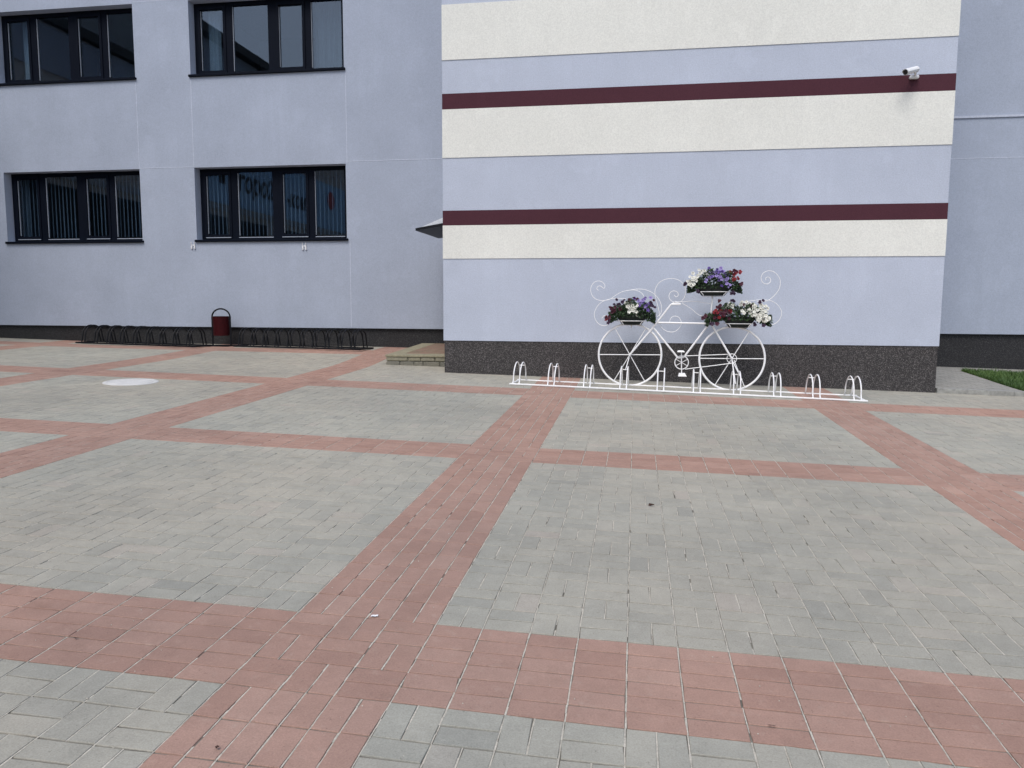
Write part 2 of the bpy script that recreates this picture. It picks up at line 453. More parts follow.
FY = D2+.20
def window(h, blinds, curtain, tz):
    a, b, c, d = h
    w = MB(); w.box(a-.03, b+.03, D2-.045, D2+.199, c-.048, c-.003, bev=.006)
    root = None
    f = MB(); wd = b-a
    f.box(a, b, FY, FY+.07, d-.075, d-.001); f.box(a, b, FY, FY+.07, c+.001, c+.075)
    panes = [(.040, .195), (.255, .490), (.560, .715), (.770, .965)]
    # mullions
    edges = [0]+[e for p in panes for e in p]+[1]
    for i in range(0, len(edges), 2):
        f.box(a+wd*edges[i]+.0005, a+wd*edges[i+1]-.0005, FY+.002, FY+.068, c+.075, d-.075)
    for i in (0, 2):                                     # opening sashes stand proud
        p = panes[i]; x0, x1 = a+wd*p[0]-.05, a+wd*p[1]+.05
        for q in ((x0, x0+.052, c+.055, d-.055), (x1-.052, x1, c+.055, d-.055), (x0+.052, x1-.052, d-.12, d-.055), (x0+.052, x1-.052, c+.055, c+.115)):
            f.box(q[0], q[1], FY-.018, FY+.03, q[2], q[3])
    cx = (a+b)/2
    root = f.build('window', M['frame'], bx, loc=bx.location)
    w.build('sill', M['frame'], root, loc=bx.location)
    for i, p in enumerate(panes):
        gl = MB(); sash = i in (0, 2)
        lo, hi = (c+.115, d-.12) if sash else (c+.075, d-.075)
        gl.box(a+wd*p[0]+.0007, a+wd*p[1]-.0007, FY+.034, FY+.038, lo+.001, hi-.001)
        gl.build('pane', M['glass'], root, loc=bx.location)
        bd = MB(); x0, x1 = a+wd*p[0]+.001, a+wd*p[1]-.001; yb = FY-.024 if sash else FY-.003
        bd.box(x0-(.03 if sash else 0), x1+(.03 if sash else 0), yb, yb+.004, c+.048, c+.062)
        bd.box(x0, x0+.010, FY+.015, FY+.033, lo+.02, hi-.02)
        bd.build('glazing_bead', M['bead'], root, loc=bx.location)
    if blinds:
        s_ = MB(); x = a+.05
        while x < b-.05:
            ang = math.atan2(D2, x)+R(11)+random.uniform(-.05, .05); dx, dy = .044*math.cos(ang), .044*math.sin(ang)
            s_.prism([(x-dx, FY+.11-dy, c+.1), (x+dx, FY+.11+dy, c+.1), (x+dx, FY+.11+dy, d-.02), (x-dx, FY+.11-dy, d-.02)], (.002, -.001, 0)); x += .088
        s_.box(a+.03, b-.03, FY+.09, FY+.13, d-.02, d+.02)
        s_.build('vertical_blind', M['slat'], root, loc=bx.location)
    for (u0, u1, mt) in curtain:
        s_ = MB(); n = int((u1-u0)*wd/.02); pts = []
        for k in range(n+1):
            x = a+wd*u0+(u1-u0)*wd*k/n; y = FY+.2+.022*math.sin(k*1.15)+.01*math.sin(k*.5); pts.append((x, y))
        for k in range(n):
            (xa, ya), (xb_, yb_) = pts[k], pts[k+1]
            s_.quad((xa, ya, c-.05), (xb_, yb_, c-.05), (xb_, yb_, d+.05), (xa, ya, d+.05))
        s_.smooth = True
        s_.build('curtain', M[mt], root, loc=bx.location)
    r_ = MB(); e = .25
    vs = [(a-e, FY+.08), (b+e, FY+.08), (b+e, FY+3.2), (a-e, FY+3.2)]
    r_.box(a-e, b+e, FY+.075, FY+3.2, c-.9, d+.35, skip='-y')
    # inner face of the wall round the opening
    r_.box(a-e, b+e, FY+.073, FY+.0745, d, d+.35); r_.box(a-e, b+e, FY+.073, FY+.0745, c-.9, c)
    r_.build('room', M['interior'], root, loc=bx.location)
    return root
for i, h in enumerate(holes):
    low = h[2] == ZL0; near = abs(h[1]-WB[1]) < .01; mid = abs(h[1]-WA[1]) < .01
    if low: cur = [(.02, .07, 'curtain')] if mid else []
    elif near: cur = [(.06, .14, 'curtain'), (.77, .985, 'taupe')]
    else: cur = [(.10, .17, 'curtain')]
    window(h, low, cur, 0)

# striped block
sb = empty('striped_building', ((XA+XB)/2, D1, gz(.6, D1)), 'projecting building block painted with white, lavender and maroon bands', 'building')
w = MB(); zb, ztop = .8346, 8.9
w.quad((XA, D1, zb), (XB, D1, zb), (XB, D1, ztop), (XA, D1, ztop))
w.quad((XA, D1, zb), (XA, D1, ztop), (XA, D2-.001, ztop), (XA, D2-.001, zb)); w.quad((XB, D1, zb), (XB, D2-.001, zb), (XB, D2-.001, ztop), (XB, D1, ztop))
w.quad((XA, D1, ztop), (XB, D1, ztop), (XB, D2-.001, ztop), (XA, D2-.001, ztop)); w.quad((XA, D1, zb), (XA, D2-.001, zb), (XB, D2-.001, zb), (XB, D1, zb))
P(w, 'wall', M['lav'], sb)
w = MB(); w.box(XA+.012, XB-.012, D1+.012, D2-.002, -.6, zb-.002); P(w, 'plinth', M['plinth'], sb)
w = MB(); w.box(XA-.12, XB+.12, D1-.12, D2-.36, ztop+.002, ztop+.2); P(w, 'roof', M['roof'], sb)
for n_, z0, z1, mt, pr in (('white_band', 2.0906, 2.5922, 'white', .010), ('maroon_band', 2.5935, 2.8153, 'maroon', .006), ('white_band', 3.5998, 4.3118, 'white', .010),
                       ('maroon_band', 4.3131, 4.5403, 'maroon', .006), ('white_band', 5.0264, 5.82, 'white', .010), ('white_band', 6.9, 7.6, 'white', .010)):
    w = MB(); w.box(XA-.002, XB+.002, D1-pr, D1+.5, z0, z1, skip='+y'); P(w, n_, M[mt], sb)
# entrance door on the hidden flank, under the canopy
w = MB(); w.box(XA-.03, XA+.01, 12.75, 13.75, .58, 2.62); dr = P(w, 'door', M['frame'], sb)
w = MB(); w.tube([(XA-.03, 12.9, 1.55), (XA-.08, 12.9, 1.55), (XA-.08, 12.9, 1.75), (XA-.03, 12.9, 1.75)], .01); w.build('handle', M['lead'], dr, loc=sb.location)
# canopy
YC = 12.5
tipp = at(417.0, 229.5, YC); t1 = at(441.5, 211.5, YC); t2 = at(441.5, 221.8, YC)
cn = empty('door_canopy', (XA, YC, t2.z), 'small sloping canopy with pale sheet and dark edge over recessed side entrance', 'canopy')
w = MB(); w.prism([(tipp.x, YC, tipp.z+.01), (XA-.003, YC, t2.z+.02), (XA-.003, YC, t1.z)], (0, 1.5, 0)); P(w, 'sheet', M['polycarb'], cn)
w = MB(); w.prism([(tipp.x-.02, YC-.02, tipp.z-.02), (XA-.003, YC-.02, t2.z-.035), (XA-.003, YC-.02, t2.z+.018), (tipp.x-.02, YC-.02, tipp.z+.02)], (0, 1.54, 0)); P(w, 'edge_frame', M['black'], cn)

# far wing on the left of the yard, outside the picture, mirrored in the panes
lw = empty('wing_building', (-14.8, 4, gz(-14.8, 4)), 'long brown grey wing with dark eaves left of the yard', 'building')
w = MB(); w.box(-24, -14.8, 6.6, 14.0, -.5, 8.4); w.box(-24, -14.803, -22, 6.597, -.5, 10.5); P(w, 'wall', M['wingwall'], lw)
w = MB(); w.box(-24, -14.6, 6.6, 14.2, 8.4, 8.65); w.box(-24, -14.45, -22, 6.59, 10.5, 10.8); P(w, 'eave', M['black'], lw)
w = MB(); w.box(-14.79, -14.74, 6.6, 14.0, 7.2, 8.35); w.box(-14.79, -14.74, -22, 6.58, 9.3, 10.45); P(w, 'fascia', M['grey'], lw)
w = MB()
for y in range(-21, 6, 3): w.box(-14.799, -14.77, y, y+2.3, 1.2, 4.5)
w.box(-14.799, -14.75, 6.7, 13.8, .9, 4.4)
P(w, 'window_strip', M['frame'], lw)
w = MB(); w.box(-14.8, -14.70, -20, 6.5, 4.72, 4.86); w.box(-14.8, -14.70, 6.6, 13.9, 4.6, 4.78); P(w, 'ledge', M['curtain'], lw)
bn = MB(); bn.box(-14.76, -14.73, -9.5, 6.3, 4.95, 7.1)
bo = bn.build('banner', M['banner'], None, loc=(-14.73, -1.6, 3.9)); tag(bo, 'blue banner with dark handwriting, mirrored in the lower right window', 'banner')
def letters(txt, y, z, size, mat, slant=0):
    cu = bpy.data.curves.new('banner_writing', 'FONT'); cu.body = txt; cu.size = size; cu.extrude = .004; cu.offset = .028; cu.align_x = 'CENTER'; cu.shear = slant
    tmp = bpy.data.objects.new('tmp', cu); COL.objects.link(tmp)
    dg = bpy.context.evaluated_depsgraph_get(); me = bpy.data.meshes.new_from_object(tmp.evaluated_get(dg)); bpy.data.objects.remove(tmp)
    ob = bpy.data.objects.new('banner_writing', me); me.materials.clear(); me.materials.append(mat); COL.objects.link(ob)
    # reads along -Y so that it is legible in the panes
    ob.matrix_world = Matrix(((0, 0, 1, -14.722), (-1, 0, 0, y), (0, 1, 0, z), (0, 0, 0, 1)))
    mw = ob.matrix_world.copy(); ob.parent = bo; ob.matrix_parent_inverse = Matrix.Translation((14.73, 1.6, -3.9)); ob.matrix_world = mw
    return ob
letters('з и', 3.7, 5.7, .85, M['ink']); letters('горо2', .85, 5.6, 1.05, M['ink'], .2); letters('-кои', -2.7, 5.55, .95, M['ink'], .2)
rm = MB(); rm.lathe([(.001, 0), (.42, .01), (.42, .02), (.001, .03)], (0, 0, 0), 18)
ro = rm.build('red_emblem', M['redmark'], bo); ro.rotation_euler = (0, R(90), 0); ro.location = (.005, -5.0, 2.45)

# ------------------------------------------------------------------ doorstep of blocks
sx0, sy0 = -4.08, 12.16
zg = gz(-3.5, sy0)
ztp = at(385, 354.8, sy0).z
sy1 = D2-.006
stp = empty('entrance_step', (-3.5, sy0, zg), 'low step of two courses of yellowish blocks by the building corner', 'step')
def slope_top(mb): mb.v = [(a, b, c+(.082*(b-sy0)/(D2-sy0) if c > zg+.03 else 0)) for a, b, c in mb.v]
w = MB(); hh = (ztp-.03-zg)/2
for cidx in range(2):
    zb0 = zg-.04 if cidx == 0 else zg+hh+.003
    x = sx0+(.0 if cidx else .0); k = 0
    while x < XA-.02:
        L = (.38, .22, .24, .2, .3)[k % 5] if cidx else (.24, .24, .16, .28, .2)[k % 5]
        x2 = min(x+L, XA-.003)
        w.box(x+.004, x2-.004, sy0+.01+random.uniform(-.006, .006), sy0+.17, zb0, zg+hh*(cidx+1)-.004, tone=random.uniform(.1, .35) if cidx == 0 else random.uniform(.55, 1), bev=.012)
        x = x2; k += 1
    y = sy0+.18
    while y < sy1-.05:
        y2 = min(y+.3, sy1); w.box(sx0, sx0+.16, y+.004, y2-.004, zb0, zg+hh*(cidx+1)-.004, tone=random.uniform(.3, .8), bev=.012); y = y2
w.box(sx0+.03, XA-.004, sy0+.03, sy1-.002, zg-.04, ztp-.033, tone=.1)
slope_top(w)
P(w, 'block_course', M['stone'], stp)
w = MB(); w.box(sx0-.01, XA-.002, sy0-.005, sy0+.28, ztp-.032, ztp, tone=.9, bev=.006); w.box(sx0-.01, sx0+.25, sy0+.282, sy1, ztp-.032, ztp, tone=.9, bev=.006); slope_top(w); P(w, 'edging', M['stone'], stp)
w = MB()
y = sy0+.285
while y < sy1-.02:
    x = sx0+.255
    while x < XA-.03:
        w.box(x, min(x+.196, XA-.002), y, min(y+.096, sy1), ztp-.032, ztp-.002, tone=random.random(), bev=.003); x += .2
    y += .1
slope_top(w); P(w, 'tread', M['tan'], stp)

# ------------------------------------------------------------------ path, kerb and lawn on the right
XP = 5.43
kz = .06
def strip(mb, x0, x1, y0, y1, dz, nx=6, ny=8):
    vs = [(x0+(x1-x0)*a/nx, y0+(y1-y0)*b/ny, 0) for b in range(ny+1) for a in range(nx+1)]
    vs = [(x, y, gz(x, y)+dz) for x, y, _ in vs]
    mb.add(vs, [(b*(nx+1)+a, b*(nx+1)+a+1, (b+1)*(nx+1)+a+1, (b+1)*(nx+1)+a) for b in range(ny) for a in range(nx)])
w = MB(); strip(w, XB-.01, XP, D1+.11, D2+.03, kz); strip(w, XP, 15.5, D2-.58, D2+.03, kz); o = w.build('path', M['slabs']); tag(o, kind='structure')
kb = MB(); x = XB+.006
while x < 15:
    z = gz(x+.5, D1)
    x2 = x+.996
    vs = [(x, D1-.004, gz(x, D1)-.1), (x2, D1-.004, gz(x2, D1)-.1), (x2, D1+.10, gz(x2, D1)-.1), (x, D1+.10, gz(x, D1)-.1)]
    up = [(a, b-(.018 if b < D1 else 0), gz(a, D1)+kz+.008) for a, b, c in vs]; md = [(a, b-(.018 if b < D1 else 0), gz(a, D1)+kz-.012) for a, b, c in vs]
    kb.add(vs+md+up, [(0, 1, 5, 4), (1, 2, 6, 5), (2, 3, 7, 6), (3, 0, 4, 7), (4, 5, 9, 8), (5, 6, 10, 9), (6, 7, 11, 10), (7, 4, 8, 11), (8, 9, 10, 11)]); x += 1.0
o = kb.build('kerb', M['kerb']); tag(o, kind='structure')
w = MB(); strip(w, XP+.05, 15.5, D1+.12, D2-.58, kz-.01, 20, 8); o = w.build('lawn_soil', M['soil']); tag(o, kind='structure')
gr = MB()
for _ in range(26000):
    x = XP+.03+abs(random.random()**1.6)*6.5; y = random.uniform(D1+.13, D2-.58)
    z = gz(x, y)+kz-.01; h = random.uniform(.03, .085)*(1.25 if random.random() < .1 else 1); a = random.uniform(0, 6.28); b = random.uniform(0, 6.28); wd = .0045
    dx, dy = math.cos(a)*wd, math.sin(a)*wd; lx, ly = math.cos(b)*h*.5, math.sin(b)*h*.5
    t = random.random(); t = t*.6+.4*(math.sin(x*3.1)*math.sin(y*2.7)*.5+.5)
    gr.add([(x-dx, y-dy, z), (x+dx, y+dy, z), (x+dx*.6+lx*.4, y+dy*.6+ly*.4, z+h*.6), (x-dx*.6+lx*.4, y-dy*.6+ly*.4, z+h*.6), (x+lx, y+ly, z+h)], [(0, 1, 2, 3), (3, 2, 4)], t)
o = gr.build('lawn_grass', M['grass']); tag(o, 'short green lawn beyond the kerb at the right wall', 'grass', kind='stuff')

# ------------------------------------------------------------------ manhole
mc = ground_at(131, 382.2); mc.z = gz(mc.x, mc.y)
mh = MB(); nrm = Vector((-SX, -SY, 1)).normalized()
mh.lathe([(.335, -.04), (.335, .004), (.325, .009), (.285, .010), (.283, .006), (.27, .006), (.268, .011), (.12, .014), (.02, .014)], (0, 0, 0), 48)
for a in (0, math.pi): mh.box(.18*math.cos(a)-.02, .18*math.cos(a)+.02, -.012, .012, .0125, .0155)
mo = mh.build('manhole_cover', M['concrete']); mo.location = mc; mo.rotation_euler = Vector((0, 0, 1)).rotation_difference(nrm).to_euler()
tag(mo, 'pale round concrete manhole cover set in grey paving', 'manhole cover')

# ------------------------------------------------------------------ bicycle racks
def hoop_pts(x, dep, h, z0=0.0):
    pts = []
    for k in range(17):
        t = k/16; 
        ang = math.pi*t; y = dep/2-dep/2*math.cos(ang); 
        zz_ = h*math.sin(ang)**.42 if 0 < t < 1 else 0
        pts.append((x, y, z0+zz_))
    # arch narrower at the top: feet on the rails, legs leaning in
    return pts
def arch(x, dep, h, lean=.16):
    pts = [(x, 0, 0)]
    r = dep/2*(1-lean); hs = h-r*.95
    yc = dep/2
    for k in range(13):
        a = math.pi*(1-k/12); pts.append((x, yc+r*math.cos(a), hs+r*.95*math.sin(a)))
    pts.append((x, dep, 0)); return spline(pts, 2)
def make_rack(label, cat, group, length, xs, dep, h, gap, r, rr, mat, loc, rz, slope, bar, shear=0.):
    root = empty('bicycle_rack', loc, label, cat, group); root.rotation_euler = (0, 0, 0)
    Rz = Matrix.Rotation(rz, 4, 'Z'); Ry = Matrix.Rotation(-slope, 4, 'Y')
    def B(mb, name, flat=False):
        o = mb.build(name, mat, root)
        o.matrix_local = Rz @ Ry @ Matrix(((1, shear, 0, 0), (0, 1, 0, 0), (0, 0, 1, 0), (0, 0, 0, 1))); return o
    w = MB(); zr = rr+.004
    for y in (0, dep): w.box(-.03, length+.03, y-rr, y+rr, zr-rr, zr+rr, bev=.005)
    for x in (0, length): w.box(x-rr*1.3, x+rr*1.3, rr+.001, dep-rr-.001, zr-rr, zr+rr*.9, bev=.004)
    B(w, 'base_frame')
    for i, x in enumerate(xs):
        w = MB()
        for s in (-.5, .5):
            w.tube([Vector(p)+Vector((0, 0, zr)) for p in arch(x+s*gap, dep, h)], r, 8)
        if bar: w.tube([(x-.5*gap, dep*.80, zr+h*.80), (x+.5*gap, dep*.80, zr+h*.80)], r*.8, 6)
        B(w, 'wheel_hoop')
    return root
A0 = Vector((-1.678, 10.427, 0)); A1_ = Vector((2.933, 10.255, 0)); A0.z = gz(A0.x, A0.y)+.001; A1_.z = gz(A1_.x, A1_.y)+.001
L = (A1_-A0).length; rzw = math.atan2(A1_.y-A0.y, A1_.x-A0.x); slw = math.asin((A1_.z-A0.z)/L)
nW = Vector((math.sin(-rzw), math.cos(rzw), 0))
xs = []
for a in (516, 552, 588, 624.5, 662, 698.5, 739, 779.5, 819, 860.5):
    p = on_plane(a, 385, A0, Vector((-math.sin(rzw), math.cos(rzw), 0))); xs.append((Vector((p.x, p.y, 0))-Vector((A0.x, A0.y, 0))).length)
xs = [x-.02 for x in xs]; xs[0] = max(xs[0], .06); xs[-1] = min(xs[-1], L-.06)
make_rack('long white bicycle rack with ten spaced hoop pairs under the white bicycle', 'bicycle rack', None, L, xs, .58, .285, .088, .0085, .011, M['whitepaint'], A0, rzw, slw, True)

def brack(px0, px1, n, label, y0, y1):
    p0 = at(px0, 345, y0); p1 = at(px1, 345, y1)
    a = Vector((p0.x, p0.y, gz(p0.x, p0.y)+.001)); b = Vector((p1.x, p1.y, gz(p1.x, p1.y)+.001))
    L = (b-a).length; rz = math.atan2(b.y-a.y, b.x-a.x)
    sp = L/n
    make_rack(label, 'bicycle rack', 'black bicycle racks along the wall', L, [sp*(k+.5) for k in range(n)], .46, .35, .075, .012, .015, M['black'], a, rz, math.asin((b.z-a.z)/L), False, .32)
brack(77, 209, 9, 'low black hoop bicycle rack left of the red litter bin', 13.93, 13.93)
brack(234, 369, 10, 'low black hoop bicycle rack right of the red litter bin', 13.93, 13.93)

# ------------------------------------------------------------------ litter bin
YBN = 14.05
pc = at(222, 345, YBN); gb = gz(pc.x, YBN)
bt = at(222, 316.3, YBN).z; bb = at(222, 335.5, YBN).z; ht = at(222, 308.8, YBN).z
bw = at(231, 330, YBN).x-at(213, 330, YBN).x
bi = empty('litter_bin', (pc.x, YBN, gb), 'dark red litter bin hung in a black hoop frame between black racks', 'litter bin')
w = MB(); rad = bw/2-.03
w.lathe([(rad*.90, 0), (rad*.93, .012), (rad, bt-bb-.01), (rad+.006, bt-bb), (rad-.012, bt-bb), (rad*.88, .02), (.01, .02)], (pc.x, YBN, bb), 28)
P(w, 'bucket', M['bin'], bi)
w = MB(); pts = [(pc.x-bw/2, YBN, gb+.005)]
for k in range(15):
    a = math.pi*(1-k/14); pts.append((pc.x+bw/2*math.cos(a), YBN, ht-bw/2*.85+bw/2*.85*math.sin(a)))
pts.append((pc.x+bw/2, YBN, gb+.005)); w.tube(pts, .016, 8); P(w, 'hoop_frame', M['black'], bi)
w = MB()
w.box(pc.x-bw/2-.02, pc.x+bw/2+.02, YBN-.14, YBN-.10, gb, gb+.02); w.box(pc.x-bw/2-.02, pc.x+bw/2+.02, YBN+.10, YBN+.14, gb, gb+.02)
for s in (-1, 1): w.box(pc.x+s*bw/2-.02, pc.x+s*bw/2+.02, YBN-.10, YBN+.10, gb+.001, gb+.019)
P(w, 'base_frame', M['black'], bi)
for s in (-1, 1):
    w = MB(); w.tube([(pc.x+s*(rad-.005), YBN, bt-.06), (pc.x+s*bw/2, YBN, bt-.06)], .012, 6); P(w, 'pivot', M['black'], bi)

# ------------------------------------------------------------------ wall brackets and camera
for i, (px, py, lab) in enumerate(((193.3, 245.6, 'small white pronged flag bracket at the left end of the window sill'), (304.5, 246.5, 'small white pronged flag bracket under the middle of the window sill'))):
    c = at(px, py, D2-.01)
    w = MB()
    for s in (-1, 1):
        w.box(c.x+s*.032-.015, c.x+s*.032+.015, D2-.03, D2-.0005, c.z-.07, c.z-.005, bev=.006)
        w.tube([(c.x+s*.032, D2-.015, c.z-.01), (c.x+s*.036, D2-.03, c.z+.07)], .009, 6)
    w.box(c.x-.045, c.x+.045, D2-.012, D2-.0007, c.z+.0, c.z+.02)
    o = w.build('flag_bracket', M['plastic'], None, loc=(c.x, D2, c.z)); tag(o, lab, 'bracket', 'white brackets under the window')
cp = at(914.8, 76.5, D1-.08)
sc = empty('security_camera', (cp.x, D1-.006, cp.z), 'white bullet security camera on the upper maroon band', 'security camera')
w = MB(); w.box(cp.x-.055, cp.x+.065, D1-.065, D1-.0062, cp.z-.020, cp.z+.026, bev=.012)
P(w, 'junction_box', M['plastic'], sc)
w = MB(); a_ = at(905.5, 72.3, D1-.30); b_ = at(917.5, 69.2, D1-.10); dv = (b_-a_).normalized()
w.tube([a_, a_+dv*.01, b_-dv*.02, b_], .038, 20, rs=[.036, .038, .038, .03]); P(w, 'body', M['plastic'], sc)
w = MB(); w.tube([a_-dv*.006, a_+dv*.001], .031, 20); P(w, 'lens', M['lens'], sc)
w = MB(); w.tube([b_-dv*.05+Vector((0, 0, -.03)), Vector((cp.x+.01, D1-.06, cp.z+.02))], .016, 10); P(w, 'arm', M['plastic'], sc)
# sun hood
w = MB(); n = 9; up_ = Vector((0, 0, 1)); side = dv.cross(up_).normalized(); upp = side.cross(dv).normalized()
vs = []
for q in (a_-dv*.012, b_-dv*.03):
    for k in range(n):
        an = math.pi*(k/(n-1)); vs.append(q+(side*math.cos(an)+upp*math.sin(an))*.044)
for q in (a_-dv*.012, b_-dv*.03):
    for k in range(n):
        an = math.pi*(k/(n-1)); vs.append(q+(side*math.cos(an)+upp*math.sin(an))*.0415)
fs = [(k, k+1, n+k+1, n+k) for k in range(n-1)]+[(2*n+k, 3*n+k, 3*n+k+1, 2*n+k+1) for k in range(n-1)]+[(k, 2*n+k, 2*n+k+1, k+1) for k in range(n-1)]
w.add(vs, fs); w.smooth = True; P(w, 'sun_hood', M['plastic'], sc)

# ------------------------------------------------------------------ the white bicycle sculpture
YBK = 10.97
p0 = Vector((.67, YBK-.03, 0)); bn_ = Vector((.020, 1, 0)).normalized()
def bk(px, py, dy=0): return on_plane(px, py, p0+bn_*dy, bn_)
ux = Vector((bn_.y, -bn_.x, 0))
Fc = bk(629.8, 354.7); Rc = bk(731.8, 358.6)
wr = .441
bcz = (gz(Fc.x, Fc.y)+gz(Rc.x, Rc.y))/2
bike = empty('bicycle_sculpture', ((Fc.x+Rc.x)/2, p0.y, bcz), 'white metal ornamental bicycle carrying three flower planters on the rack', 'bicycle')
def bp(mb, name, parent=None, mat='whitepaint'): return mb.build(name, M[mat], parent or bike, loc=bike.location)
def circ(c, r, n=48): return [c+ux*(r*math.cos(2*math.pi*k/n))+Vector((0, 0, r*math.sin(2*math.pi*k/n))) for k in range(n)]
for c, pts, hub in ((Fc, ((616.4, 328.7), (647.4, 329.3)), .03), (Rc, ((749, 333), (713.5, 384.5)), .066)):
    w = MB(); w.tube(circ(c, wr, 64), .0145, 10, closed=True); wh = bp(w, 'wheel')
    base = math.atan2(pts[0][1]-354.7, 1)
    for k in range(3):
        a = (0.01, R(60), R(120))[k]; s = MB()
        if c is Rc and k == 2: continue
        d_ = ux*math.cos(a)+Vector((0, 0, math.sin(a)))
        s.tube([c-d_*(wr-.006), c+d_*(wr-.006)], .0065, 6); bp(s, 'spoke', wh)
    s = MB(); s.tube([c-bn_*.035, c+bn_*.035], .016, 10); 
    if c is Rc: s.tube(circ(c, hub, 24), .005, 6, closed=True)
    bp(s, 'hub', wh)
w = MB()
w.tube([bk(629.8, 354.7, -.03), bk(653.2, 327.3, -.03), bk(671, 304.4, -.03)], .0125, 8)
bp(w, 'fork')
w = MB(); w.tube([bk(671, 304.4, -.03), bk(680.8, 304.2, -.03)], .013, 8); w.tube([bk(671.5, 304.2, .02), bk(675, 302.3, .03), bk(680.8, 302.3, .03)], .009, 8); bp(w, 'handlebar')
w = MB(); w.tube([bk(653.3, 327.6, -.02), bk(678.0, 358)], .013, 8); bp(w, 'down_tube')
w = MB(); w.tube([bk(657.3, 322.5, -.02), bk(710, 323.6)], .0125, 8); bp(w, 'top_tube')
w = MB(); w.tube([bk(684, 357), bk(709.3, 323.6)], .013, 8); w.tube([bk(678, 358), bk(684, 357)], .013, 8); bp(w, 'seat_tube')
w = MB(); w.tube([bk(710.5, 322.6, -.03), bk(731.8, 358.6, -.04)], .013, 8); bp(w, 'seat_stay')
w = MB(); w.tube([bk(710, 323), bk(712.3, 301), bk(712.2, 294.5)], .010, 8); bp(w, 'seat_post')
w = MB(); w.tube([bk(684, 356, -.012), bk(731.5, 354.2, -.012)], .006, 6); w.tube([bk(685, 369.2, -.012), bk(732.3, 363.2, -.012)], .006, 6); bp(w, 'chain')
w = MB(); cc = bk(681.6, 362.5, -.015); w.tube(circ(cc, .094, 36), .007, 6, closed=True)
for k in range(3):
    a = math.pi*k/3+math.pi/6; d_ = ux*math.cos(a)+Vector((0, 0, math.sin(a))); w.tube([cc-d_*.09, cc+d_*.09], .0045, 6)
bp(w, 'chainring')
w = MB(); w.tube([bk(681.4, 351, -.035), bk(681.6, 375, -.035)], .0075, 6); ck = bp(w, 'crank')
for (px, py, sz) in ((681, 351.2, .052), (682.3, 374.6, .058)):
    w = MB(); c = bk(px, py, -.035)
    t_ = .010 if py < 360 else .022
    q = [(-sz, -.05, -t_), (sz, -.05, -t_), (sz, .05, -t_), (-sz, .05, -t_)]; q2 = [(-sz*.8, -.04, t_), (sz*.62, -.04, t_), (sz*.62, .04, t_), (-sz*.8, .04, t_)]
    w.add([c+Vector(a) for a in q+q2], [(3, 2, 1, 0), (4, 5, 6, 7), (0, 1, 5, 4), (1, 2, 6, 5), (2, 3, 7, 6), (3, 0, 4, 7)]); bp(w, 'pedal')
for (px, py, qx, qy) in ((629.6, 356, 625.5, 370), (732, 360, 742, 380)):
    w = MB(); w.tube([bk(px, py, .03), bk(qx, qy, -.18 if px < 700 else -.16), ], .007, 6); bp(w, 'prop_strut')
w = MB(); w.tube([bk(732, 360, -.03), bk(735.5, 384, -.12)], .009, 6); w.tube([bk(734, 360, .0), bk(744.5, 387, -.02)], .006, 6); bp(w, 'prop_strut')

def zA(p): return (590+p[0]/9.6, 260+p[1]/9.6)
def zB(p): return (670+p[0]/8.533, 255+p[1]/8.533)
scrolls = [
 (zA, [(88, 292), (72, 285), (68, 262), (88, 248), (108, 262), (128, 285)][:4]+[(110, 262), (100, 292), (72, 300), (50, 275)][:0], 0),
]
SC = [
 (zA, [(92, 290), (76, 288), (70, 270), (82, 252), (104, 256), (114, 280), (100, 306)][:5]),
 (zA, [(84, 288), (96, 276), (94, 262), (80, 254)]),
 (zA, [(82, 292), (66, 278), (74, 256), (100, 250), (134, 272), (142, 244), (118, 212), (76, 202), (32, 222), (7, 275), (18, 335), (58, 376), (120, 390), (190, 377), (240, 343), (300, 309), (380, 290), (450, 294), (500, 322), (526, 368)]),
 (zA, [(360, 294), (450, 280), (520, 284), (590, 309), (640, 350), (675, 405), (688, 460), (678, 515), (645, 545)]),
 (zA, [(345, 372), (270, 368), (190, 375), (120, 400), (70, 445), (42, 510), (52, 572), (92, 618), (150, 630), (185, 602), (175, 555), (140, 533), (112, 560)]),
 (zA, [(668, 540), (660, 480), (640, 400), (624, 330), (628, 278), (660, 222), (720, 187), (790, 178), (855, 195), (902, 240), (918, 300), (905, 360), (868, 402), (812, 405), (772, 385), (758, 345), (775, 308), (810, 297), (842, 312), (846, 342), (824, 354), (810, 336)]),
 (zA, [(655, 600), (690, 650), (740, 685), (805, 689), (855, 655), (876, 605), (858, 556), (815, 539), (778, 556), (766, 592), (790, 612)]),
 (zB, [(100, 402), (170, 394), (250, 400), (345, 415)]),
 (zB, [(105, 412), (180, 458), (240, 507), (300, 532)]),
 (zB, [(818, 214), (818, 196), (838, 188), (858, 205), (852, 236), (820, 248), (786, 228), (778, 190), (796, 154), (840, 135), (890, 146), (930, 190), (942, 242), (926, 300), (882, 354), (842, 384), (800, 396), (740, 400)]),
 (zB, [(600, 400), (690, 392), (750, 384), (815, 383), (875, 396), (924, 432), (952, 484), (941, 540), (905, 580), (858, 598), (815, 588)]),
]
for fn, pts in SC[2:]:
    w = MB(); w.tube(spline([bk(*fn(p), .02) for p in pts], 7), .0044, 6); bp(w, 'scroll')

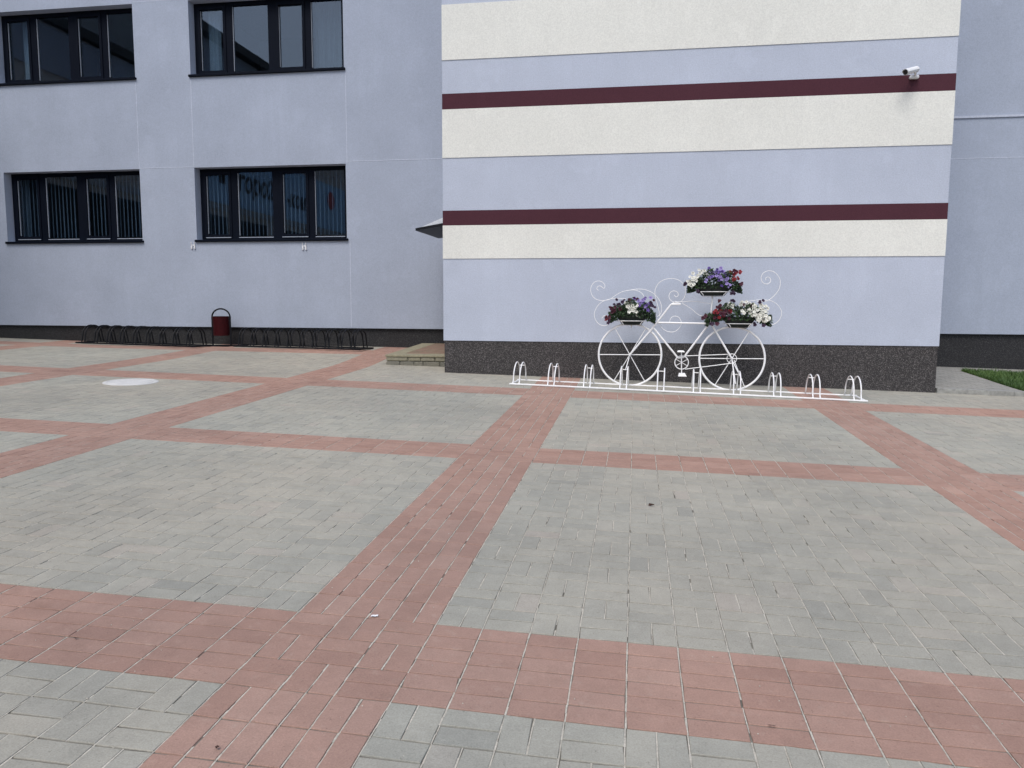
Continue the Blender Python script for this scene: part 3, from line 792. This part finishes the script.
# wire trays
planters = ((631.8, 320.8, 28.0, 316.0, 30, 'front wheel'), (713.0, 291.8, 32.0, 286, 34, 'seat post'), (738.8, 323.6, 27.5, 318, 32, 'rear wheel'))
def bz(px, py, dy=0): return bk(px, py, dy)
PX = 10.9/762
cfg = []
for (px, py, wpx, topy, _, nm) in planters:
    c = bk(px, py); hw = wpx/2*PX
    w = MB()
    for zz_, f in ((0, 1),):
        ring = [c+ux*(hw*f*(1 if abs(math.cos(a)) < 2 else 1)*math.copysign(abs(math.cos(a))**.6, math.cos(a)))+Vector((0, .105*f*math.copysign(abs(math.sin(a))**.6, math.sin(a)), zz_)) for a in [2*math.pi*k/32 for k in range(32)]]
        w.tube(ring, .0065, 6, closed=True)
    for s in (-.78, .78):
        w.tube([c+ux*hw*.97*s+Vector((0, -.10*(1 if abs(s) < .9 else .3), 0)), c+ux*hw*.74*s+Vector((0, -.075*(1 if abs(s) < .9 else .3), -.05))], .005, 6)
        w.tube([c+ux*hw*.97*s+Vector((0, .10*(1 if abs(s) < .9 else .3), 0)), c+ux*hw*.74*s+Vector((0, .075*(1 if abs(s) < .9 else .3), -.05))], .005, 6)
    w.tube([c-ux*hw*.6+Vector((0, .05, -.062)), c+ux*hw*.6+Vector((0, .05, -.062))], .004, 6)
    bp(w, 'planter_tray'); cfg.append((c, hw))
w = MB(); c = cfg[0][0]; w.tube([c+Vector((0, 0, -.05)), bk(631.8, 328)+Vector((0, 0, 0)), Fc+Vector((0, 0, wr))], .008, 6); bp(w, 'tray_post')
w = MB(); c = cfg[2][0]; w.tube([c+Vector((0, 0, -.05)), Rc+Vector((.02, 0, wr))], .008, 6); bp(w, 'tray_post')

# ------------------------------------------------------------------ planters with petunias
def blossom_mesh(mat, seed):
    rd = random.Random(seed); w = MB(); n = 10; r = .034
    vs = [(0, 0, -.012)]
    for k in range(n):
        a = 2*math.pi*k/n; rr = r*(1 if k % 2 == 0 else .80)*rd.uniform(.9, 1.08)
        vs.append((rr*.5*math.cos(a), rr*.5*math.sin(a), .001))
    for k in range(n):
        a = 2*math.pi*k/n; rr = r*(1 if k % 2 == 0 else .78)*rd.uniform(.9, 1.1)
        vs.append((rr*math.cos(a), rr*math.sin(a), rd.uniform(-.005, .010)))
    fs = [(0, 1+k, 1+(k+1) % n) for k in range(n)]+[(1+k, 1+n+k, 1+n+(k+1) % n, 1+(k+1) % n) for k in range(n)]
    w.add(vs, fs); w.smooth = True
    vs2 = [(.004*math.cos(a), .004*math.sin(a), -.012) for a in (0, 2.1, 4.2)]+[(.002, 0, -.04)]
    w.add(vs2, [(0, 1, 3), (1, 2, 3), (2, 0, 3)])
    return w
meshes = {}
for kk in ('bwhite', 'bpurple', 'bred', 'bmag', 'blilac', 'bdark'):
    meshes[kk] = []
    for s_ in range(3):
        ob = blossom_mesh(None, s_*7+1).build('blossom', M[kk]); meshes[kk].append(ob.data); bpy.data.objects.remove(ob)
def planter(idx, label, extent, fl):
    c, hw = cfg[idx]
    hb = (.095, .085, .08)[idx]                      # how far the bowl rises over the ring
    root = empty('flower_planter', (c.x, c.y, c.z-.05), label, 'planter', 'planters of petunias on the white bicycle')
    w = MB(); n = 36; prof = [(.70, -.055), (.74, -.050), (.93, -.0), (1.25, hb), (1.28, hb+.012), (1.2, hb+.012), (1.02, hb-.02), (.01, hb-.02)]
    vs = []
    for f, z in prof:
        for k in range(n):
            a = 2*math.pi*k/n
            vs.append(c+ux*(hw*.93*f*math.copysign(abs(math.cos(a))**.65, math.cos(a)))+Vector((0, .093*f*math.copysign(abs(math.sin(a))**.65, math.sin(a)), z)))
    fs = [(i*n+k, i*n+(k+1) % n, (i+1)*n+(k+1) % n, (i+1)*n+k) for i in range(len(prof)-1) for k in range(n)]
    fs += [tuple(range(n))[::-1]]; w.add(vs, fs); w.smooth = True
    w.build('bowl', M['planter'], root, loc=root.location)
    # foliage: leaves through the mound's volume; outline given in pixels of the photograph's size
    x0, x1, ytop, ybot = extent
    lf = MB(); rd = random.Random(idx+3)
    L_ = bk(x0, ytop); Rr = bk(x1, ybot)
    def mound(u):                                     # u 0..1 across; returns z low, high
        env = math.sin(math.pi*min(max(u, .04), .96))**.42
        hi = c.z+hb*.3+(L_.z-c.z-hb*.3)*env*(.97+.14*math.sin(u*17+idx)); lo = c.z+.03-(c.z-Rr.z+.03)*max(0, abs(u-.5)*2-.5)*1.6
        return lo, hi
    for _ in range(2100):
        u = rd.random(); lo, hi = mound(u); z = rd.uniform(max(lo, c.z+hb*.55) if abs(u-.5) < .30 else lo, hi-.012); x = L_.x+(Rr.x-L_.x)*u
        y = c.y+rd.uniform(-1, 1)*.165*math.sin(math.pi*(.12+.76*u))**.5
        nrm_ = Vector((rd.uniform(-1, 1), rd.uniform(-1.2, .5), rd.uniform(-.2, 1.2))).normalized()
        t1_ = nrm_.orthogonal().normalized(); t1_ = (Matrix.Rotation(rd.uniform(0, 6.28), 3, nrm_) @ t1_); t2_ = nrm_.cross(t1_)
        s = rd.uniform(.014, .027); p = Vector((x, y-.02*(u-.5), z))
        lf.add([p-t1_*s, p+t2_*s*.55-t1_*s*.1, p+t1_*s+nrm_*-.004, p-t2_*s*.55-t1_*s*.1, p+nrm_*.003], [(0, 3, 4), (3, 2, 4), (2, 1, 4), (1, 0, 4)], rd.random()**1.6)
    lf.build('foliage', M['leaf'], root, loc=root.location)
    cnt = 0
    for (px, py, sx_, sy_, kind, num) in fl:
        for _ in range(num):
            qx = px+max(-1.7, min(1.7, rd.gauss(0, 1)))*sx_; qy = py+max(-1.6, min(1.6, rd.gauss(0, 1)))*sy_
            dep = -.165+rd.uniform(-.015, .05)+ (.08 if qy < ytop+6 else 0)
            p = bk(qx, qy, dep)
            kd = kind if isinstance(kind, str) else rd.choice(kind)
            b = bpy.data.objects.new('blossom', rd.choice(meshes[kd])); COL.objects.link(b); b.parent = root
            b.location = p-root.location
            d_ = Vector((rd.uniform(-.7, .7), -1, rd.uniform(-.3, .8))).normalized()
            b.rotation_euler = d_.to_track_quat('Z', 'Y').to_euler(); s = rd.uniform(.62, .98); b.scale = (s, s, s)
            cnt += 1
planter(0, 'dark planter over the front wheel, white petunias at its centre', (609, 655, 299.5, 325),
    [(632, 308, 4, 4.5, 'bwhite', 26), (626, 302, 4, 2, 'bwhite', 3), (643, 302.5, 4.5, 3.0, ('bpurple', 'blilac', 'blilac'), 16), (651, 306, 2.5, 4, ('bpurple', 'bdark', 'bmag'), 7),
     (621, 303, 4, 2.5, ('bmag', 'bdark'), 7), (612, 308, 2.2, 1.8, 'bmag', 5), (608.5, 320, 1.6, 2.5, ('bmag', 'bred', 'bdark'), 9), (634, 299.5, 5, 1.2, ('bpurple', 'bmag'), 5), (616, 311, 3, 3, 'bmag', 3)])
planter(1, 'dark planter above the seat post with purple, white and red petunias', (688, 741, 269.5, 294),
    [(693.5, 277, 3.0, 2.6, 'bwhite', 14), (703, 273, 3.2, 2.0, 'bwhite', 9), (691, 283.5, 3, 1.6, 'bwhite', 7), (718, 274, 6, 3.6, ('blilac', 'bpurple', 'blilac'), 30), (727, 283, 3.5, 2.5, ('blilac', 'bpurple'), 6), (709, 279.5, 2, 1.5, 'blilac', 3),
     (737, 275, 2.0, 3.2, 'bred', 11), (734, 270.5, 2.4, 1.5, ('bmag', 'bred'), 4), (741, 283.8, .8, .8, 'bmag', 2), (684.5, 284.5, .5, 1.2, 'bdark', 2), (733, 293, 1.6, .8, 'bdark', 3), (696.5, 292, 1, 1, 'bdark', 2)])
planter(2, 'dark planter over the rear wheel, crimson petunias left, white right', (706, 771, 302.5, 328),
    [(722, 313, 5, 3.5, ('bmag', 'bmag', 'bmag', 'bred'), 20), (719, 304, 1.8, 2.2, 'bmag', 5), (705.5, 317.5, 1.6, 1.4, 'bmag', 4), (714, 320, 3.5, 2.5, ('bmag', 'bdark'), 6), (730, 306.5, 2.5, 2.0, 'bwhite', 8), (742, 304.5, 3, 1.6, 'bwhite', 6),
     (744, 311.5, 1.5, 1.5, 'bwhite', 3), (752, 307.5, 3.2, 3.2, 'bwhite', 16), (761, 311, 4.0, 4.2, 'bwhite', 26), (756, 318.5, 3.5, 2.5, 'bwhite', 10), (766, 319.5, 1.8, 2.5, 'bwhite', 7), (747, 304, 3, 2, ('bmag', 'bred'), 5), (761, 301.8, 2, .8, 'bdark', 3),
     (733, 301.5, 1.6, .6, 'bdark', 2), (753, 325, 1.2, 1.2, 'bdark', 2), (763.5, 325, 1.2, .8, 'bdark', 2)])

# ------------------------------------------------------------------ litter on the paving
def flat_thing(name, px, py, sx_, sy_, mat, label, cat, curl=.003, seed=1, group=None):
    p = ground_at(px, py); rd = random.Random(seed); w = MB(); n = 9
    if cat == 'paper scrap':
        nx, ny = 6, 3; vs = []
        for b in range(ny):
            for a in range(nx):
                vs.append((sx_*(a/(nx-1)-.5), sy_*(b/(ny-1)-.5), .004+curl*abs(math.sin(a*1.1))*rd.uniform(.6, 1)))
        fs = [(b*nx+a, b*nx+a+1, (b+1)*nx+a+1, (b+1)*nx+a) for b in range(ny-1) for a in range(nx-1)]
    else:
        vs = [(0, 0, .006)]
        for k in range(n):
            a = 2*math.pi*k/n; r = 1 if k % 2 else .72
            vs.append((sx_*.5*r*math.cos(a), sy_*.5*r*math.sin(a), .004+curl*rd.random()*2))
        fs = [(0, 1+k, 1+(k+1) % n) for k in range(n)]
    w.add(vs, fs); o = w.build(name, M[mat]); o.location = p+Vector((0, 0, .001)); o.rotation_euler = (0, 0, rd.uniform(-.3, .3)); tag(o, label, cat, group)
flat_thing('paper_scrap', 374.5, 617, .030, .018, 'paper', 'tiny white paper scrap on the red paving in the foreground', 'paper scrap')
flat_thing('dried_leaf', 76, 639.5, .020, .012, 'leafdry', 'small dark dried leaf on the red band at lower left', 'leaf', seed=2)
flat_thing('dried_leaf', 651.5, 506.5, .045, .02, 'leafdry', 'curled dark leaf on the grey paving below the bicycle', 'leaf', .012, seed=3)
flat_thing('dried_leaf', 772, 727.5, .034, .010, 'leafdry', 'reddish brown leaf on the red band at lower right', 'leaf', seed=4)
flat_thing('dried_leaf', 217.5, 749.5, .014, .013, 'leafdry', 'small round dark leaf on red paving at the bottom edge', 'leaf', seed=5)
pb = MB()
for _ in range(900):
    x = random.uniform(-7, 4); y = random.uniform(1.6, 10); r = random.uniform(.0012, .0038)
    z = gz(x, y)+r*.5
    pb.add([(x+r, y, z), (x-r, y, z), (x, y+r, z), (x, y-r, z), (x, y, z+r*.8), (x, y, z-r)], [(0, 2, 4), (2, 1, 4), (1, 3, 4), (3, 0, 4), (2, 0, 5), (1, 2, 5), (3, 1, 5), (0, 3, 5)])
o = pb.build('grit', M['sand']); tag(o, 'scattered fine grit on the paving', 'grit', kind='stuff')

# ------------------------------------------------------------------ light
wd = bpy.data.worlds.new('World'); scn.world = wd; wd.use_nodes = True
t = wd.node_tree; bg = t.nodes['Background']
sky = t.nodes.new('ShaderNodeTexSky'); sky.sky_type = 'NISHITA'; sky.sun_disc = False
EL, AZ = R(55), R(190)                        # direction the light comes from
sky.sun_elevation = EL; sky.sun_rotation = AZ; sky.dust_density = 2.5; sky.air_density = 1.0; sky.ozone_density = 1.0
t.links.new(sky.outputs[0], bg.inputs[0]); bg.inputs[1].default_value = .10
ld = bpy.data.lights.new('sun', 'SUN'); ld.energy = 1.0; ld.angle = R(30); ld.color = (1, .98, .95)
lo = bpy.data.objects.new('sun', ld); COL.objects.link(lo)
dirv = Vector((math.sin(AZ)*math.cos(EL), math.cos(AZ)*math.cos(EL), math.sin(EL)))
lo.rotation_euler = dirv.to_track_quat('Z', 'Y').to_euler(); lo.location = (0, -5, 12)
scn.view_settings.view_transform = 'Standard'; scn.view_settings.look = 'None'; scn.view_settings.gamma = 1
scn.view_settings.use_curve_mapping = False; scn.view_settings.exposure = 0.80
scn.render.engine = 'CYCLES'; scn.render.resolution_x = 1024; scn.render.resolution_y = 768
